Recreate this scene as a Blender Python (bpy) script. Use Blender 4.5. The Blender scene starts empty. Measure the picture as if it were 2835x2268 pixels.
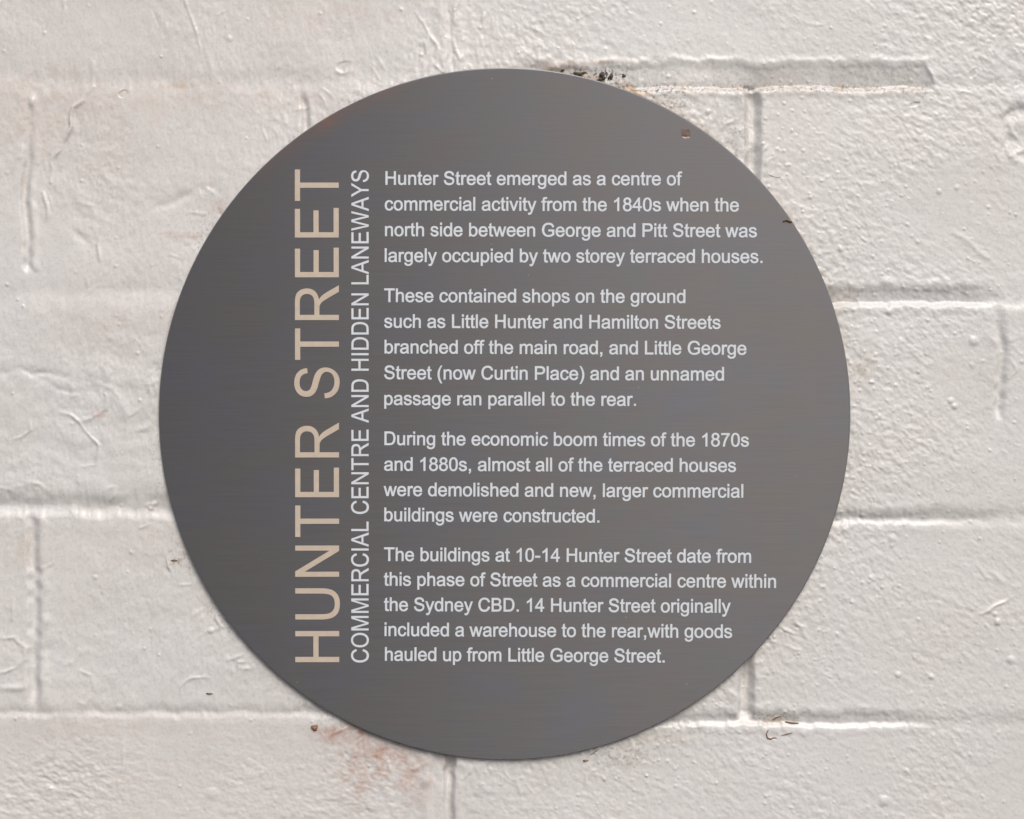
import bpy, math, random, re
import numpy as np

random.seed(5)
S = bpy.context.scene
COL = S.collection

# ------------------------------------------------------------------ camera, light, exposure
D = 0.55                      # metres from the lens to the face of the plaque
PF = 0.0030                   # face of the plaque stands this far off the wall
cam_d = bpy.data.cameras.new('camera')
cam = bpy.data.objects.new('camera', cam_d)
COL.objects.link(cam)
cam.location = (0, -(D + PF), 0)
cam.rotation_euler = (math.radians(90), 0, 0)
cam_d.sensor_width = 36
cam_d.lens = 36 * D / 0.40
cam_d.clip_start = 0.01
cam_d.clip_end = 50
cam_d.dof.use_dof = True
cam_d.dof.focus_distance = D
cam_d.dof.aperture_fstop = 5.6
S.camera = cam

SUN_EL, SUN_AZ = math.radians(45), math.radians(17)      # azimuth: to the right of straight out from the wall
world = bpy.data.worlds.new('World')
S.world = world
world.use_nodes = True
wn = world.node_tree
bg = wn.nodes['Background']
sky = wn.nodes.new('ShaderNodeTexSky')
sky.sky_type = 'NISHITA'
sky.sun_disc = False
sky.sun_elevation = SUN_EL
sky.sun_rotation = math.radians(180) - SUN_AZ
sky.air_density = 0.7
sky.dust_density = 4.0
sky.ozone_density = 0.6
wn.links.new(sky.outputs['Color'], bg.inputs['Color'])
bg.inputs['Strength'].default_value = 0.10

sun_d = bpy.data.lights.new('sun', 'SUN')
sun_d.energy = 1.5
sun_d.angle = math.radians(36)
sun_d.color = (1.0, 0.977, 0.925)
sun = bpy.data.objects.new('sun', sun_d)
COL.objects.link(sun)
from mathutils import Vector
to_sun = Vector((math.cos(SUN_EL) * math.sin(SUN_AZ), -math.cos(SUN_EL) * math.cos(SUN_AZ), math.sin(SUN_EL)))
sun.rotation_euler = (-to_sun).to_track_quat('-Z', 'Y').to_euler()

S.view_settings.view_transform = 'Standard'
S.view_settings.look = 'None'
S.view_settings.exposure = 0.29
S.view_settings.gamma = 1.0
S.view_settings.use_curve_mapping = False
S.render.filter_size = 1.5

# ------------------------------------------------------------------ measures
PX = 0.40 / 2835.0            # metres on the plaque's face per pixel of the photograph
WK = (D + PF) / D             # the wall lies a little deeper


def face_x(u): return (u - 1417.5) * PX
def face_z(v): return (1134.0 - v) * PX
def wall_x(u): return (u - 1417.5) * PX * WK
def wall_z(v): return (1134.0 - v) * PX * WK


CU, CV, RAD = 1397.0, 1146.0, 958.5      # plaque centre and radius


# ------------------------------------------------------------------ helpers
def tag(o, label=None, cat=None, group=None, kind=None):
    for k, val in (('label', label), ('category', cat), ('group', group), ('kind', kind)):
        if val:
            o[k] = val
    return o


def link_mesh(name, me, mat, parent=None, smooth=False):
    o = bpy.data.objects.new(name, me)
    if mat:
        me.materials.append(mat)
    COL.objects.link(o)
    if parent:
        o.parent = parent
    if smooth:
        me.polygons.foreach_set('use_smooth', [True] * len(me.polygons))
    return o


def new_mat(name):
    m = bpy.data.materials.new(name)
    m.use_nodes = True
    nt = m.node_tree
    b = nt.nodes['Principled BSDF']
    return m, nt, b


def node(nt, kind, **kw):
    n = nt.nodes.new(kind)
    for k, val in kw.items():
        setattr(n, k, val)
    return n


def noise(nt, vec, scale, detail=3, rough=0.5):
    n = node(nt, 'ShaderNodeTexNoise')
    n.inputs['Scale'].default_value = scale
    n.inputs['Detail'].default_value = detail
    n.inputs['Roughness'].default_value = rough
    nt.links.new(vec, n.inputs['Vector'])
    return n


def ramp(nt, fac, stops):
    r = node(nt, 'ShaderNodeValToRGB')
    els = r.color_ramp.elements
    while len(els) < len(stops):
        els.new(0.5)
    for e, (p, c) in zip(els, stops):
        e.position = p
        e.color = (c, c, c, 1) if not isinstance(c, tuple) else (*c, 1)
    nt.links.new(fac, r.inputs['Fac'])
    return r


def mixc(nt, fac, a, b):
    m = node(nt, 'ShaderNodeMix', data_type='RGBA')
    for sock, val in ((m.inputs[0], fac), (m.inputs[6], a), (m.inputs[7], b)):
        if isinstance(val, (tuple, float, int)):
            sock.default_value = (*val, 1) if isinstance(val, tuple) else val
        else:
            nt.links.new(val, sock)
    return m.outputs[2]


def math_n(nt, op, a, b=0.0):
    m = node(nt, 'ShaderNodeMath', operation=op)
    for sock, val in ((m.inputs[0], a), (m.inputs[1], b)):
        if isinstance(val, (float, int)):
            sock.default_value = val
        else:
            nt.links.new(val, sock)
    return m.outputs[0]


def mapped(nt, scale):
    tc = node(nt, 'ShaderNodeTexCoord')
    mp = node(nt, 'ShaderNodeMapping')
    mp.inputs['Scale'].default_value = scale
    nt.links.new(tc.outputs['Object'], mp.inputs['Vector'])
    return mp.outputs['Vector']


# ------------------------------------------------------------------ materials
def paint_material():
    m, nt, b = new_mat('white_wall_paint')
    v = mapped(nt, (1, 1, 1))
    cloud = noise(nt, v, 14, 4, 0.6)
    base = mixc(nt, ramp(nt, cloud.outputs['Fac'], [(0.35, 0.0), (0.65, 1.0)]).outputs['Color'],
                (0.670, 0.660, 0.641), (0.674, 0.680, 0.677))

    def attr(name):
        a = node(nt, 'ShaderNodeAttribute', attribute_name=name)
        return a.outputs['Fac']
    blotch = noise(nt, v, 160, 5, 0.7)
    speck = noise(nt, v, 900, 3, 0.6)
    c = base
    c = mixc(nt, math_n(nt, 'MULTIPLY', attr('blush_shade'), ramp(nt, blotch.outputs['Fac'], [(0.35, 0.25), (0.7, 1.0)]).outputs['Color']),
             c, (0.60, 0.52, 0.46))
    c = mixc(nt, math_n(nt, 'MULTIPLY', attr('rust'), ramp(nt, blotch.outputs['Fac'], [(0.38, 0.05), (0.66, 1.0)]).outputs['Color']),
             c, (0.40, 0.18, 0.11))
    c = mixc(nt, math_n(nt, 'MULTIPLY', attr('algae'), ramp(nt, blotch.outputs['Fac'], [(0.40, 0.0), (0.65, 1.0)]).outputs['Color']),
             c, (0.36, 0.36, 0.24))
    c = mixc(nt, math_n(nt, 'MULTIPLY', attr('ochre'), ramp(nt, blotch.outputs['Fac'], [(0.40, 0.0), (0.62, 1.0)]).outputs['Color']),
             c, (0.40, 0.25, 0.11))
    c = mixc(nt, math_n(nt, 'MULTIPLY', attr('grime'), ramp(nt, speck.outputs['Fac'], [(0.50, 0.0), (0.64, 1.0)]).outputs['Color']),
             c, (0.075, 0.06, 0.045))
    nt.links.new(c, b.inputs['Base Color'])
    b.inputs['Roughness'].default_value = 0.34
    fine = noise(nt, v, 1500, 3, 0.6)
    bump = node(nt, 'ShaderNodeBump')
    bump.inputs['Strength'].default_value = 0.25
    bump.inputs['Distance'].default_value = 0.0002
    nt.links.new(fine.outputs['Fac'], bump.inputs['Height'])
    nt.links.new(bump.outputs['Normal'], b.inputs['Normal'])
    return m


def plate_material():
    m, nt, b = new_mat('brushed_grey_metal')
    brush = noise(nt, mapped(nt, (34, 1, 1900)), 1.0, 3, 0.7)
    brush2 = noise(nt, mapped(nt, (60, 1, 5200)), 1.0, 2, 0.6)
    cloud = noise(nt, mapped(nt, (22, 22, 40)), 1.0, 4, 0.6)
    mott = noise(nt, mapped(nt, (70, 70, 110)), 1.0, 3, 0.6)
    tint = mixc(nt, ramp(nt, cloud.outputs['Fac'], [(0.3, 0.0), (0.7, 1.0)]).outputs['Color'],
                (0.125, 0.122, 0.119), (0.118, 0.123, 0.143))
    tint = mixc(nt, math_n(nt, 'MULTIPLY', ramp(nt, mott.outputs['Fac'], [(0.4, 0.0), (0.7, 1.0)]).outputs['Color'], 0.5),
                tint, (0.134, 0.123, 0.126))
    dark = mixc(nt, ramp(nt, brush.outputs['Fac'], [(0.3, 0.0), (0.7, 1.0)]).outputs['Color'], (0.89, 0.89, 0.89), (1.07, 1.07, 1.07))
    mul = node(nt, 'ShaderNodeMix', data_type='RGBA', blend_type='MULTIPLY')
    mul.inputs[0].default_value = 1.0
    nt.links.new(tint, mul.inputs[6])
    nt.links.new(dark, mul.inputs[7])
    a = node(nt, 'ShaderNodeAttribute', attribute_name='tarnish')
    blotch = noise(nt, mapped(nt, (110, 110, 110)), 1.0, 4, 0.65)
    tf = math_n(nt, 'MULTIPLY', a.outputs['Fac'], ramp(nt, blotch.outputs['Fac'], [(0.35, 0.2), (0.65, 1.0)]).outputs['Color'])
    c = mixc(nt, tf, mul.outputs[2], (0.235, 0.118, 0.075))
    ed = node(nt, 'ShaderNodeAttribute', attribute_name='edge')
    c = mixc(nt, math_n(nt, 'MULTIPLY', ed.outputs['Fac'], 0.7), c, (0.33, 0.345, 0.36))
    vor = node(nt, 'ShaderNodeTexVoronoi')
    vor.inputs['Scale'].default_value = 210
    nt.links.new(mapped(nt, (1, 1, 1)), vor.inputs['Vector'])
    pick = node(nt, 'ShaderNodeSeparateColor')
    nt.links.new(vor.outputs['Color'], pick.inputs['Color'])
    dot = math_n(nt, 'MULTIPLY', math_n(nt, 'LESS_THAN', vor.outputs['Distance'], 0.045), math_n(nt, 'GREATER_THAN', pick.outputs[0], 0.93))
    c = mixc(nt, math_n(nt, 'MULTIPLY', dot, 0.55), c, (0.42, 0.42, 0.42))
    nt.links.new(c, b.inputs['Base Color'])
    b.inputs['Metallic'].default_value = 0.55
    b.inputs['Anisotropic'].default_value = 0.9
    b.inputs['Anisotropic Rotation'].default_value = 0.25
    tg = node(nt, 'ShaderNodeTangent', direction_type='RADIAL', axis='Z')
    nt.links.new(tg.outputs['Tangent'], b.inputs['Tangent'])
    rr = ramp(nt, brush.outputs['Fac'], [(0.3, 0.45), (0.7, 0.54)])
    nt.links.new(rr.outputs['Color'], b.inputs['Roughness'])
    hgt = math_n(nt, 'ADD', brush.outputs['Fac'], math_n(nt, 'MULTIPLY', brush2.outputs['Fac'], 0.6))
    bump = node(nt, 'ShaderNodeBump')
    bump.inputs['Strength'].default_value = 0.16
    bump.inputs['Distance'].default_value = 0.0001
    nt.links.new(hgt, bump.inputs['Height'])
    nt.links.new(bump.outputs['Normal'], b.inputs['Normal'])
    return m


def plain(name, col, rough=0.6, vary=0.15, scale=300, metallic=0.0):
    m, nt, b = new_mat(name)
    n = noise(nt, mapped(nt, (1, 1, 1)), scale, 3, 0.6)
    lo = tuple(x * (1 - vary) for x in col)
    hi = tuple(min(1, x * (1 + vary)) for x in col)
    c = mixc(nt, ramp(nt, n.outputs['Fac'], [(0.3, 0.0), (0.7, 1.0)]).outputs['Color'], lo, hi)
    nt.links.new(c, b.inputs['Base Color'])
    b.inputs['Roughness'].default_value = rough
    b.inputs['Metallic'].default_value = metallic
    return m


M_PAINT = paint_material()
M_PLATE = plate_material()
M_TITLE = plain('tan_lettering_paint', (0.545, 0.46, 0.375), 0.55, 0.05)
M_TEXT = plain('pale_lettering_paint', (0.64, 0.685, 0.735), 0.55, 0.05)
M_DIRT = plain('dark_dirt', (0.08, 0.065, 0.05), 0.95, 0.5, 900)
M_FLAKE = plain('brown_flake', (0.25, 0.135, 0.085), 0.8, 0.4, 900)
M_TWIG = plain('dry_twig', (0.21, 0.135, 0.085), 0.85, 0.4, 900)
M_CHIP = plain('bare_brown_metal', (0.15, 0.10, 0.075), 0.6, 0.35, 700)
M_RIM = plain('worn_bright_metal', (0.50, 0.40, 0.36), 0.45, 0.2, 700, 0.3)


# ------------------------------------------------------------------ the painted brick wall
def axis(lo, hi, step, far):
    d = np.arange(lo, hi + step, step)
    out, s = [], step
    p = hi
    while p < far[1]:
        s *= 1.12
        p += s
        out.append(p)
    inn, s = [], step
    p = lo
    while p > far[0]:
        s *= 1.12
        p -= s
        inn.append(p)
    return np.concatenate([np.array(inn[::-1]), d, np.array(out)])


us = axis(-130, 2970, 2.45, (-4200, 7000))
vs = axis(-110, 2380, 2.45, (-4200, 6500))
NU, NV = len(us), len(vs)
U, V = np.meshgrid(us, vs)
RG = np.random.default_rng(11)
STEP = 2.45


def band(lu, lv, seed, ang=0.0, hp=0.0):
    """smooth random field with correlation lengths lu, lv (photo pixels), unit spread"""
    r = np.random.default_rng(seed)
    w = r.standard_normal((NV, NU))
    fu = np.fft.fftfreq(NU)[None, :] / STEP
    fv = np.fft.fftfreq(NV)[:, None] / STEP
    ca, sa = math.cos(ang), math.sin(ang)
    a = fu * ca + fv * sa
    c = -fu * sa + fv * ca
    q = (a * lu) ** 2 + (c * lv) ** 2
    H = np.exp(-2 * math.pi ** 2 * q * 0.25)
    if hp:
        H = H * (1 - np.exp(-2 * math.pi ** 2 * q * hp * 0.25))
    f = np.fft.ifft2(np.fft.fft2(w) * H).real
    return f / f.std()


def line(vals, lam, seed):
    """smooth random curve along an axis of positions"""
    r = np.random.default_rng(seed)
    lo, hi = vals.min(), vals.max()
    n = int((hi - lo) / lam) + 4
    k = r.standard_normal(n)
    x = (vals - lo) / lam + 1
    i = np.clip(np.floor(x).astype(int), 0, n - 2)
    t = x - i
    t = t * t * (3 - 2 * t)
    return k[i] * (1 - t) + k[i + 1] * t


def sstep(a, b, x):
    t = np.clip((x - a) / (b - a), 0, 1)
    return t * t * (3 - 2 * t)


H = np.zeros((NV, NU))          # millimetres towards the viewer
mm = 1.0
right = sstep(900, 1900, U)
left = 1 - right
RR = np.hypot(U - CU, V - CV)

# each brick sits and leans a little differently
rows = [(-9000, 210), (210, 815), (815, 1425), (1425, 1988), (1988, 9000)]
cuts = [[-300, 1248, 2800], [78, 845, 2080, 3600], [-700, 600, 2768, 3700], [95, 2067, 3500], [-300, 1230, 2900]]
rr = random.Random(3)
for (v0, v1), cu in zip(rows, cuts):
    edges = [-9000] + cu + [9000]
    for a, b in zip(edges[:-1], edges[1:]):
        msk = sstep(a - 26, a + 26, U) * (1 - sstep(b - 26, b + 26, U)) * sstep(v0 - 22, v0 + 22, V) * (1 - sstep(v1 - 22, v1 + 22, V))
        cu0 = min(max((a + b) / 2, -500), 3300)
        cv0 = min(max((v0 + v1) / 2, -200), 2500)
        H += msk * (rr.uniform(-.12, .35) + np.clip((U - cu0) / 1000, -1, 1) * rr.uniform(-.35, .35) + np.clip((V - cv0) / 300, -1.2, 1.2) * rr.uniform(-.3, .3))

# coursing joints: vtop, vbottom, u range with fades, depth, softness, waviness
def bed_joint(vt, vb, u0, f0, u1, f1, depth, soft, wav, seed, slope=0.55, lip=0.0):
    global H
    wt = line(us, 60, seed) * wav + line(us, 17, seed + 1) * wav * 0.7 + line(us, 8, seed + 7) * wav * 0.35
    wb = line(us, 80, seed + 2) * wav * 0.5 + line(us, 24, seed + 8) * wav * 0.45 + line(us, 11, seed + 9) * wav * 0.25
    dm = 1 + 0.18 * line(us, 90, seed + 3)
    on = sstep(u0 - f0, u0 + f0, us) * (1 - sstep(u1 - f1, u1 + f1, us))
    vt_, vb_ = (vt + wt)[None, :], (vb + wb)[None, :]
    t = np.clip((V - vt_) / (vb_ - vt_), 0, 1)
    prof = sstep(vt_ - soft, vt_ + soft * 1.6, V) * (1 - sstep(vb_ - soft * 1.3, vb_ + soft * 0.7, V))
    rec = prof * (slope + (1 - slope) * np.clip(t / 0.92, 0, 1))
    H += -depth * rec * (on * dm)[None, :]
    if lip:
        H += lip * np.exp(-((V - vt_ + soft * 1.4) / (soft * 1.1)) ** 2) * (on * (0.7 + 0.3 * line(us, 30, seed + 5)))[None, :]
        H += 0.8 * lip * np.exp(-((V - vb_ - soft * 1.5) / (soft * 1.1)) ** 2) * on[None, :]


bed_joint(178, 248, 1440, 60, 2568, 22, 2.35, 8, 3.5, 20, 0.12, 0.30)
bed_joint(214, 246, 2590, 40, 9000, 1, 0.35, 14, 5, 30, 0.5, 0.05)
bed_joint(186, 240, -9000, 1, 1300, 200, 0.50, 30, 9, 40, 0.4, 0.04)
bed_joint(793, 846, 2200, 60, 2716, 50, 2.0, 9, 3.5, 50, 0.15, 0.25)
bed_joint(800, 846, 2716, 60, 9000, 1, 0.9, 18, 5, 60, 0.3, 0.12)
bed_joint(780, 838, -9000, 1, 520, 120, 0.55, 30, 9, 70, 0.5, 0.05)
bed_joint(1414, 1450, 2200, 60, 2640, 160, 1.15, 11, 5, 80, 0.3, 0.22)
bed_joint(1412, 1452, 2640, 160, 9000, 1, 0.65, 22, 6, 90, 0.5, 0.06)
bed_joint(1366, 1424, -9000, 1, 560, 90, 1.9, 20, 5, 100, 0.25, 0.15)
bed_joint(1974, 2010, 1700, 60, 2500, 120, 1.35, 9, 4, 110, 0.25, 0.20)
bed_joint(1976, 2008, 2560, 100, 9000, 1, 0.25, 18, 6, 120, 0.5, 0.03)
bed_joint(1958, 1982, -9000, 1, 1150, 160, 0.62, 12, 4, 130, 0.6, 0.06)


def perp_joint(uc, w, v0, f0, v1, f1, depth, soft, wav, seed, lean=0.0, lipl=0.0, lipr=0.0):
    """upright joint; lean > 0 makes the mortar deepest at its left edge"""
    global H
    c = uc + line(vs, 110, seed) * wav + line(vs, 22, seed + 1) * wav * 0.4
    on = sstep(v0 - f0, v0 + f0, vs) * (1 - sstep(v1 - f1, v1 + f1, vs)) * (1 + 0.15 * line(vs, 60, seed + 2))
    d = (U - c[:, None])
    t = np.clip(d / w + 0.5, 0, 1)
    prof = sstep(-w / 2 - soft, -w / 2 + soft, d) * (1 - sstep(w / 2 - soft, w / 2 + soft, d))
    H += -depth * prof * ((1 - lean) + lean * (1 - t)) * on[:, None]
    if lipl:
        H += lipl * np.exp(-((d + w / 2 + soft * 1.5) / (soft * 1.7)) ** 2) * (on * (0.75 + 0.25 * line(vs, 26, seed + 3)))[:, None]
    if lipr:
        H += lipr * np.exp(-((d - w / 2 - soft * 1.5) / (soft * 1.2)) ** 2) * (on * (0.75 + 0.25 * line(vs, 26, seed + 4)))[:, None]


perp_joint(2083, 32, 250, 20, 815, 20, 3.4, 11, 3, 210, 0.3, 0.60, 0.35)
perp_joint(78, 18, 400, 130, 745, 14, 1.7, 8, 4.5, 220, 0.5, 0.03, 0.55)
perp_joint(846, 16, 270, 20, 815, 20, 1.1, 7, 5, 230, 0.2, 0.15, 0.15)
perp_joint(1250, 16, -9000, 1, 172, 30, 0.5, 10, 9, 240, 0.3, 0.45, 0.25)
perp_joint(96, 24, 1430, 40, 1950, 40, 1.8, 11, 4, 250, 0.3, 0.05, 0.60)
perp_joint(2066, 32, 1430, 20, 1985, 14, 3.5, 11, 3, 260, 0.3, 0.60, 0.30)
perp_joint(1226, 62, 1990, 14, 9000, 1, 0.8, 9, 3, 270, 0.4, 0.45, 0.30)
perp_joint(1244, 22, 1990, 14, 9000, 1, 2.8, 8, 3, 270, 0.3)
perp_joint(2772, 22, 900, 90, 1150, 25, 1.9, 10, 5, 280, 0.6, 0.32, 0.05)
perp_joint(2796, 26, -9000, 1, 215, 40, 0.35, 16, 6, 290, 0.3, 0.35, 0.10)


# ridges, drips and cracks in the old paint: points, height (mm), half width
def ridge(pts, hgt, hw):
    global H
    pts = np.array(pts, float)
    d2 = np.full(U.shape, 1e9)
    lo = pts.min(0) - 6 * hw - 20
    hi = pts.max(0) + 6 * hw + 20
    i0, i1 = np.searchsorted(us, [lo[0], hi[0]])
    j0, j1 = np.searchsorted(vs, [lo[1], hi[1]])
    if i1 <= i0 or j1 <= j0:
        return
    u, v = U[j0:j1, i0:i1], V[j0:j1, i0:i1]
    wu = band_a[j0:j1, i0:i1] * 4
    wv = band_b[j0:j1, i0:i1] * 4
    best = np.full(u.shape, 1e9)
    tt = np.zeros(u.shape)
    n = len(pts) - 1
    for k in range(n):
        a, b = pts[k], pts[k + 1]
        ab = b - a
        t = np.clip(((u + wu - a[0]) * ab[0] + (v + wv - a[1]) * ab[1]) / (ab @ ab + 1e-9), 0, 1)
        dd = np.hypot(u + wu - a[0] - t * ab[0], v + wv - a[1] - t * ab[1])
        s = dd < best
        best = np.where(s, dd, best)
        tt = np.where(s, (k + t) / n, tt)
    taper = 0.35 + 0.65 * np.sin(math.pi * np.clip(tt, 0.02, 0.98)) ** 0.6
    H[j0:j1, i0:i1] += hgt * taper * (0.8 + 0.35 * band_c[j0:j1, i0:i1]) * np.exp(-(best / hw) ** 2)


band_a, band_b, band_c = band(40, 40, 301), band(40, 40, 302), band(30, 30, 303)
big1, big2 = band(260, 200, 304), band(90, 120, 305)

R_ = ridge
R_([(253, 246), (232, 285), (204, 305), (199, 352), (167, 408), (144, 450), (138, 500)], .75, 5)
R_([(515, -20), (526, 30), (538, 62), (547, 110), (556, 150)], .36, 5)
R_([(180, -10), (184, 25), (178, 60)], .2, 5)
R_([(246, 250), (249, 200), (258, 170)], .3, 5)
R_([(590, 150), (586, 235)], .22, 5)
R_([(279, 660), (281, 690), (279, 724)], .75, 5)
R_([(112, 530), (120, 560), (126, 605)], .45, 6)
R_([(92, 270), (90, 298)], .5, 9)
R_([(225, 480), (214, 510), (222, 555), (258, 575), (260, 605)], .3, 7)
R_([(400, 600), (440, 560), (520, 540), (580, 515)], -.35, 12)
R_([(570, 515), (600, 540), (622, 562)], .3, 6)
R_([(200, 640), (232, 660), (262, 690)], -.4, 14)
R_([(167, 1141), (195, 1152), (223, 1172), (250, 1205), (266, 1240), (262, 1285), (228, 1290), (222, 1330)], .34, 5)
R_([(276, 790), (262, 803), (240, 822)], .3, 5)
R_([(298, 1098), (296, 1135), (262, 1160), (230, 1170)], .4, 7)
R_([(280, 1060), (315, 1075), (340, 1102), (352, 1135), (358, 1180)], .26, 7)
R_([(300, 1352), (322, 1350), (314, 1372), (300, 1385)], .32, 5)
R_([(0, 1350), (40, 1355), (80, 1335), (110, 1342), (130, 1360)], .3, 6)
R_([(85, 1168), (90, 1195), (60, 1212), (40, 1218)], .28, 5)
R_([(0, 1030), (60, 1025), (90, 1040), (140, 1033), (180, 1036)], -.35, 9)
R_([(100, 1050), (190, 1075), (285, 1090)], -.3, 9)
R_([(205, 1060), (212, 1085), (200, 1110)], .3, 6)
R_([(400, 1050), (412, 1090), (404, 1120)], .4, 8)
R_([(385, 1195), (410, 1180), (432, 1165)], .4, 8)
R_([(37, 1650), (34, 1690), (30, 1715)], .36, 5)
R_([(0, 1765), (45, 1760), (78, 1795), (72, 1830), (40, 1855), (0, 1862)], .36, 6)
R_([(222, 1855), (258, 1870), (260, 1915), (238, 1952), (222, 1945)], .3, 5)
R_([(150, 1525), (140, 1560), (110, 1578)], .26, 5)
R_([(180, 1835), (215, 1830), (228, 1812)], .26, 5)
R_([(500, 1900), (540, 1880), (580, 1875)], .26, 5)
R_([(625, 1825), (650, 1815), (672, 1800)], .35, 6)
R_([(600, 1700), (606, 1720), (610, 1735)], .5, 5)
R_([(550, 1960), (552, 1985)], .3, 6)
R_([(465, 1540), (468, 1560), (474, 1572)], .5, 5)
R_([(0, 1910), (40, 1912), (70, 1905)], .4, 8)
R_([(335, 2020), (338, 2100), (330, 2180)], .2, 6)
R_([(150, 2000), (156, 2060), (150, 2120)], .2, 6)
R_([(1150, 40), (1200, 118), (1222, 160), (1235, 190)], .28, 5)
R_([(1262, -10), (1258, 40), (1248, 66), (1254, 110), (1266, 150), (1280, 190)], .5, 6)
R_([(1335, 40), (1337, 60)], .5, 5)
R_([(1333, 95), (1335, 130)], .3, 5)
R_([(2695, 1700), (2740, 1688), (2780, 1672), (2802, 1655)], .38, 5)
R_([(2640, 640), (2690, 680), (2740, 720), (2770, 745)], .24, 8)
R_([(2790, 1000), (2815, 1030), (2800, 1050)], .22, 5)
R_([(2690, 380), (2685, 560), (2690, 620)], .10, 8)
R_([(2710, 1560), (2730, 1600), (2755, 1608)], .2, 6)
R_([(2758, 1590), (2768, 1608), (2776, 1620)], .5, 8)
R_([(2430, 1762), (2520, 1758), (2580, 1752)], .16, 6)
R_([(2560, 175), (2580, 205), (2582, 225)], .45, 6)
# short random brush marks on the left, running down
for k in range(150):
    u0 = rr.uniform(-80, 960)
    v0 = rr.uniform(-60, 2300)
    L = rr.uniform(12, 60)
    a = rr.gauss(0.15, 0.35)
    R_([(u0, v0), (u0 - math.sin(a) * L * .5, v0 + math.cos(a) * L * .5), (u0 - math.sin(a * .6) * L, v0 + L)],
       rr.choice((1, 1, -.8)) * rr.uniform(.04, .16), rr.uniform(3.5, 6))
for k in range(60):
    u0 = rr.uniform(1900, 2860)
    v0 = rr.uniform(-60, 2300)
    L = rr.uniform(14, 50)
    a = rr.gauss(1.0, 0.6)
    R_([(u0, v0), (u0 + math.sin(a) * L, v0 + math.cos(a) * L)], rr.uniform(.05, .14), rr.uniform(3.5, 6))
# radial brush marks where paint was cut in round the plaque
for k in range(170):
    a = rr.uniform(0, 2 * math.pi)
    r0 = RAD + rr.uniform(-6, 70)
    L = rr.uniform(15, 55)
    a2 = a + rr.gauss(0.0, 0.02)
    R_([(CU + r0 * math.cos(a), CV + r0 * math.sin(a)), (CU + (r0 + L) * math.cos(a2), CV + (r0 + L) * math.sin(a2))],
       rr.uniform(.08, .26), rr.uniform(3.5, 6.5))


# chipped hollow at the right edge
def hollow(uc, vc, ru, rv, depth, rim, tilt=0.0):
    global H
    x = (U - uc) + band_a * 7
    y = (V - vc) + band_b * 7 - tilt * (U - uc)
    q = np.hypot(x / ru, y / rv)
    H += -depth * (1 - sstep(0.82, 1.05, q)) * (0.8 + 0.25 * big2 + 0.2 * band_c) + rim * np.exp(-((q - 1.06) / 0.13) ** 2) * np.clip(0.6 + 0.9 * band_c, 0, 2)


hollow(2868, 380, 112, 96, 1.1, 0.15, 0.35)
R_([(2752, 425), (2768, 450), (2775, 470)], .4, 6)
R_([(2790, 330), (2800, 370), (2826, 388)], .4, 8)
R_([(2800, 440), (2822, 425), (2850, 420)], .45, 7)
R_([(2782, 395), (2776, 425)], -.6, 8)
hollow(955, 185, 18, 11, 0.3, 0.0)
R_([(930, 196), (946, 202), (968, 196)], .25, 6)
hollow(2700, 212, 13, 12, .35, 0.05)
hollow(2538, 282, 8, 7, .3, 0.04)
hollow(2504, 434, 8, 7, .25, 0.04)
hollow(345, 270, 16, 10, .25, 0.08)


# paint bubbles and trapped grit
def bump_at(u0, v0, r, h):
    i0, i1 = np.searchsorted(us, [u0 - 2.6 * r, u0 + 2.6 * r])
    j0, j1 = np.searchsorted(vs, [v0 - 2.6 * r, v0 + 2.6 * r])
    if i1 > i0 and j1 > j0:
        q = ((U[j0:j1, i0:i1] - u0) ** 2 + (V[j0:j1, i0:i1] - v0) ** 2) / (r * r)
        H[j0:j1, i0:i1] += h * np.exp(-q * q * .6 - q * .4)


for u0, v0, r, h in [(2461, 864, 9, .8), (2695, 944, 12, .9), (2632, 1110, 8, .7), (2642, 1125, 7, .7), (2447, 2217, 13, .9),
                     (2487, 1868, 8, .8), (2761, 1722, 8, .8), (2797, 1827, 10, .7), (2754, 1700, 6, .6), (2579, 1874, 7, .6),
                     (1936, 2008, 9, .7), (587, 2197, 15, .7), (584, 1746, 8, .6), (330, 1958, 8, .5), (265, 1598, 6, .5),
                     (110, 2104, 14, .35), (725, 2140, 7, .4), (213, 2050, 8, .35), (635, 107, 8, .4), (1168, 120, 9, .5),
                     (2470, 1490, 10, .6), (2400, 1482, 9, .5), (2512, 2140, 7, .4), (2300, 2040, 8, .4), (2225, 2030, 9, .4),
                     (2600, 530, 7, .5), (2650, 520, 7, .4), (2330, 690, 7, .5), (2690, 1010, 7, .4), (1960, 310, 7, .5)]:
    bump_at(u0, v0, r, h * 0.62)
for k in range(900):
    bump_at(rr.uniform(1200, 2900), rr.uniform(-80, 2360), rr.uniform(2.6, 3.4), rr.uniform(.07, .20))
for k in range(560):
    u0 = rr.uniform(1300, 2900) if rr.random() < .75 else rr.uniform(-80, 1300)
    bump_at(u0, rr.uniform(-80, 2360), rr.uniform(3.0, 5.2), rr.uniform(.08, .30))
for k in range(420):                                    # denser just right of the plaque
    a = rr.uniform(-0.9, 1.35)
    r0 = RAD + abs(rr.gauss(0, 130))
    bump_at(CU + r0 * math.cos(a), CV + r0 * math.sin(a), rr.uniform(3.0, 5.0), rr.uniform(.10, .28))

# skin of the paint: orange peel on the right, draggy brush strokes on the left
near = np.exp(-np.clip(RR - RAD, 0, None) / 110.0)
calm = np.clip(0.85 + 0.25 * big1, 0.35, 1.4)


def blob_(u0, v0, ru, rv):
    return np.exp(-((U - u0) / ru) ** 2 - ((V - v0) / rv) ** 2)


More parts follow.
